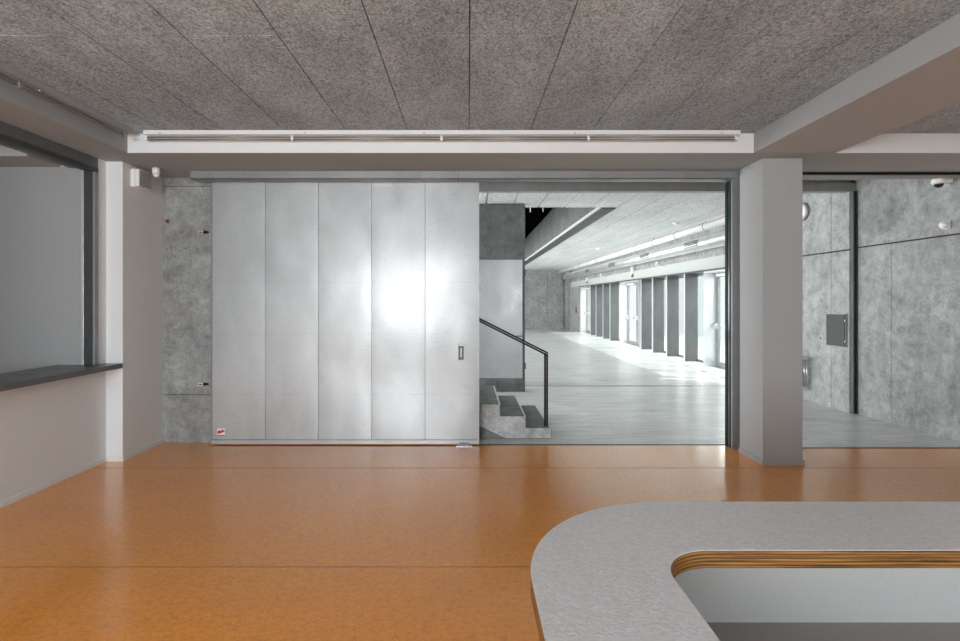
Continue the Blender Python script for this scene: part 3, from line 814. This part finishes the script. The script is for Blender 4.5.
# ================================================================ SERVING HATCH
sh = thing('serving_hatch_frame', (XL, 2.8, 0.97), 'dark steel roller shutter frame around the serving hatch in the left wall', 'hatch frame')
bm = BM(); box(bm, -4.0, XL + .006, HY0, HY1, 2.985, ZS - .002, .002); obj('header_box', bm, 'sill_steel', sh)
bm = BM(); box(bm, -3.80, XL + .010, HY0, HY1, 2.940, 2.985, .001); obj('shutter_slat', bm, 'dark_steel', sh)
bm = BM(); box(bm, -3.79, -3.775, HY0, HY1, 2.975, 2.99); obj('shadow_gap', bm, 'black_paint', sh)
for y, s in ((HY1, -1), (HY0, 1)):
    bm = BM(); box(bm, -3.79, XL - .012, y, y + s * .03, 1.012, 2.985, .001); box(bm, -3.835, XL + .004, y + s * .03, y + s * .045, 1.012, 2.96, .001); g_ = obj('guide_rail', bm, 'dark_steel', sh)
    bm = BM(); box(bm, -3.86, -3.835, y - .0, y + s * .05, 1.012, 2.96, .001); obj('guide_cover', bm, 'aluminium', g_)
    bm = BM(); box(bm, XL - .011, XL + .010, y - .001, y + s * .052, 1.012, 2.939, .001); obj('guide_face', bm, 'dull_steel', g_)
    bm.free() if False else None
bm = BM(); prism(bm, [(-4.12, HY0 + .01), (-3.55, HY0 + .01), (-3.55, 5.345), (XL + .001, 5.345), (XL + .001, 5.231), (-4.12, 5.231)], 'z', .962, 1.010)
sl = tag(obj('hatch_ledge', bm, 'sill_steel', None, .002), 'dark steel ledge under the serving hatch', 'ledge')
# kitchen seen through the hatch
bm = BM()
box(bm, -3.87, -4.001, 5.2335, 5.2365, 1.012, 2.984); box(bm, -4.001, -4.2, 5.2335, 5.2365, 1.012, 3.002); box(bm, -7.2, -4.102, 5.234, 5.45, 0, ZS + .5)                      # end wall facing the camera
box(bm, -7.2, -7.0, 0, 5.236, 0, ZS + .5) 
box(bm, -7.2, -4.1, -.2, 0, 0, ZS + .5)
struct('wall_kitchen', bm, 'kitchen_wall', label='plain grey wall seen through the serving hatch', cat='wall')
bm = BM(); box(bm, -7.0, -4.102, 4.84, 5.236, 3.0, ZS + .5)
struct('beam_kitchen', bm, 'plaster_dimmed')
bm = BM(); box(bm, -7.0, -4.2, 0, 4.84, ZC + .1, ZC + .3)
struct('ceiling_kitchen', bm, 'plaster_white')
bm = BM(); box(bm, -7.0, -4.4, 0, 5.23, -.1, 0)
struct('floor_kitchen', bm, 'linoleum')

# ================================================================ RECEPTION COUNTER
CT = 0.85
CX0, CX1, CYF, CYN, RO, RI = .182, .594, 2.075, 1.67, .60, .18
XE, YE = 2.9, -.9
def path(x, y, r, n=28):
    """left arm line x, far edge line y, corner radius r: points from the near end round to the right end"""
    p = [(x, YE)] + [(x, YE + (y - r - YE) * t) for t in (.33, .66)]
    for k in range(n + 1):
        t = PI - (PI / 2) * k / n
        p.append((x + r + r * math.cos(t), y - r + r * math.sin(t)))
    p += [(x + r + (XE - x - r) * t, y) for t in (.33, .66)] + [(XE, y)]
    return p
def band(bm, P, Q, z0, z1):
    A = [bm.verts.new((*p, z0)) for p in P]; B = [bm.verts.new((*p, z1)) for p in P]
    C_ = [bm.verts.new((*p, z0)) for p in Q]; D = [bm.verts.new((*p, z1)) for p in Q]
    for i in range(len(P) - 1):
        j = i + 1
        for f in ((A[i], A[j], B[j], B[i]), (C_[i], C_[j], D[j], D[i]), (A[i], A[j], C_[j], C_[i]), (B[i], B[j], D[j], D[i])):
            fc = bm.faces.new(f)
    for i in (0, len(P) - 1): bm.faces.new((A[i], B[i], D[i], C_[i]))
    return bm
po, pin = path(CX0, CYF, RO), path(CX1, CYN, RI)
rc = thing('reception_counter', (1.4, 1.5, 0), 'pale curved counter with plywood edge in the foreground', 'counter')
bm = BM(); band(bm, po, pin, CT - .058, CT - .002); obj('worktop_core', bm, 'plywood_edge', rc)
bm = BM(); band(bm, po, pin, CT - .002, CT); obj('worktop_surface', bm, 'laminate', rc, .0008)
d1, d2 = .06, .085
bm = BM(); band(bm, path(CX0 + d1, CYF - d1, RO - d1), path(CX0 + d2, CYF - d2, RO - d2), .08, CT - .058); obj('front_panel', bm, 'counter_panel', rc)
bm = BM(); band(bm, path(CX0 + d2, CYF - d2, RO - d2), path(CX1 - .02, CYN + .02, RI + .02), .398, .420); obj('shelf', bm, 'counter_shelf', rc)
bm = BM(); band(bm, path(CX0 + d1 + .03, CYF - d1 - .03, RO - d1 - .03), path(CX1 - .03, CYN + .03, RI + .03), .0, .08); obj('plinth', bm, 'plastic_grey', rc)
bm = BM(); band(bm, path(CX0 + d2, CYF - d2, RO - d2), path(CX1 - .02, CYN + .02, RI + .02), .08, .10); obj('bottom_board', bm, 'counter_shelf', rc)
bm = BM(); box(bm, XE - .03, XE, CYN + .02, CYF - d2, .10, CT - .058); obj('end_panel', bm, 'counter_panel', rc)
bm = BM(); box(bm, CX0 + d2, CX1 - .02, YE, YE + .03, .10, CT - .058); obj('end_panel', bm, 'counter_panel', rc)

# ================================================================ FITTINGS ON THE RIGHT-HAND CONCRETE WALL
t = thing('wall_panel', (XF, 7.95, .96), 'dark grey flat panel box on the pale concrete wall', 'panel')
bm = BM(); box(bm, XF - .040, XF - .026, 7.71, 8.10, .97, 1.45, .002); obj('cover', bm, 'panel_dark', t)
bm = BM(); box(bm, XF - .026, XF, 7.70, 8.11, .96, 1.46, .002); obj('housing', bm, 'track_grey', t)
for z in (1.05, 1.36):
    bm = BM(); cyl(bm, (XF - .034, 7.704, z - .02), (XF - .034, 7.704, z + .02), .008, seg=10); obj('hinge', bm, 'screw_steel', t)
yb_ = XF * F / 353.5; zb = EYE - (338 - 301) * yb_ / F
t = thing('push_button', (XF, yb_, zb), 'small round push button beside the dark grey panel', 'button')
bm = BM(); lathe(bm, (XF, yb_, zb), (-1, 0, 0), [(.042, 0), (.042, .006), (.034, .01)]); obj('rim', bm, 'plastic_white', t)
bm = BM(); lathe(bm, (XF - .01, yb_, zb), (-1, 0, 0), [(.03, 0), (.03, .006), (0, .010)]); obj('cap', bm, 'track_grey', t)
t = thing('wall_lamp', (XF, 8.70, 3.0), 'round white disc lamp high on the pale concrete wall beside the pillar', 'lamp')
bm = BM(); lathe(bm, (XF, 8.70, 3.14), (-1, 0, 0), [(.15, 0), (.15, .03), (.14, .045)], 36); obj('rim', bm, 'track_grey', t)
bm = BM(); lathe(bm, (XF - .045, 8.70, 3.14), (-1, 0, 0), [(.135, 0), (.12, .015), (.07, .028), (0, .034)], 36); obj('diffuser', bm, 'plastic_white', t)
# column radiator partly hidden by the pillar
ra = thing('radiator', (5.5, 9.0, 0), 'white column radiator on the wall just behind the pillar', 'radiator')
for k in range(14):
    y = 8.53 + .06 * k
    bm = BM()
    for x in (5.46, 5.56): cyl(bm, (x, y, .24), (x, y, .70), .014, seg=10)
    box(bm, 5.445, 5.575, y - .022, y + .022, .205, .25, .01); box(bm, 5.445, 5.575, y - .022, y + .022, .69, .735, .01)
    obj('column', bm, 'duct_metal', ra)
for y in (8.59, 9.25):
    bm = BM(); box(bm, 5.50, 5.53, y - .012, y + .012, 0, .206); obj('foot', bm, 'duct_metal', ra)
# dome camera and small spot sensor near the right edge
t = thing('dome_camera', (5.5, 6.2, 3.1), 'white dome camera on an arm at the top of the concrete wall', 'security camera')
cx, cy, cz = 5.56, 6.14, 3.05
bm = BM(); lathe(bm, (cx, cy, cz + .035), (0, 0, -1), [(.04, -.02), (.07, 0), (.074, .035), (.062, .055)], 28); obj('housing', bm, 'plastic_white', t)
bm = BM(); lathe(bm, (cx, cy, cz - .02), (0, 0, -1), [(.046, 0), (.044, .016), (.03, .034), (0, .044)], 28); obj('lens_dome', bm, 'dark_lens', t)
bm = BM(); box(bm, cx + .07, XW, cy - .035, cy + .035, cz - .005, cz + .055, .008); obj('arm', bm, 'plastic_white', t)
t = thing('wall_sensor', (XW, 6.2, 2.5), 'small white sensor on the concrete wall below the dome camera', 'sensor')
sy = 6.17
bm = BM(); box(bm, XW - .03, XW, sy - .035, sy + .035, 2.50, 2.60, .008); obj('base', bm, 'plastic_white', t)
bm = BM(); lathe(bm, (XW - .03, sy, 2.555), (-1, 0, -.25), [(.038, 0), (.045, .02), (.043, .05), (.024, .065), (0, .07)], 20); obj('head', bm, 'plastic_white', t)
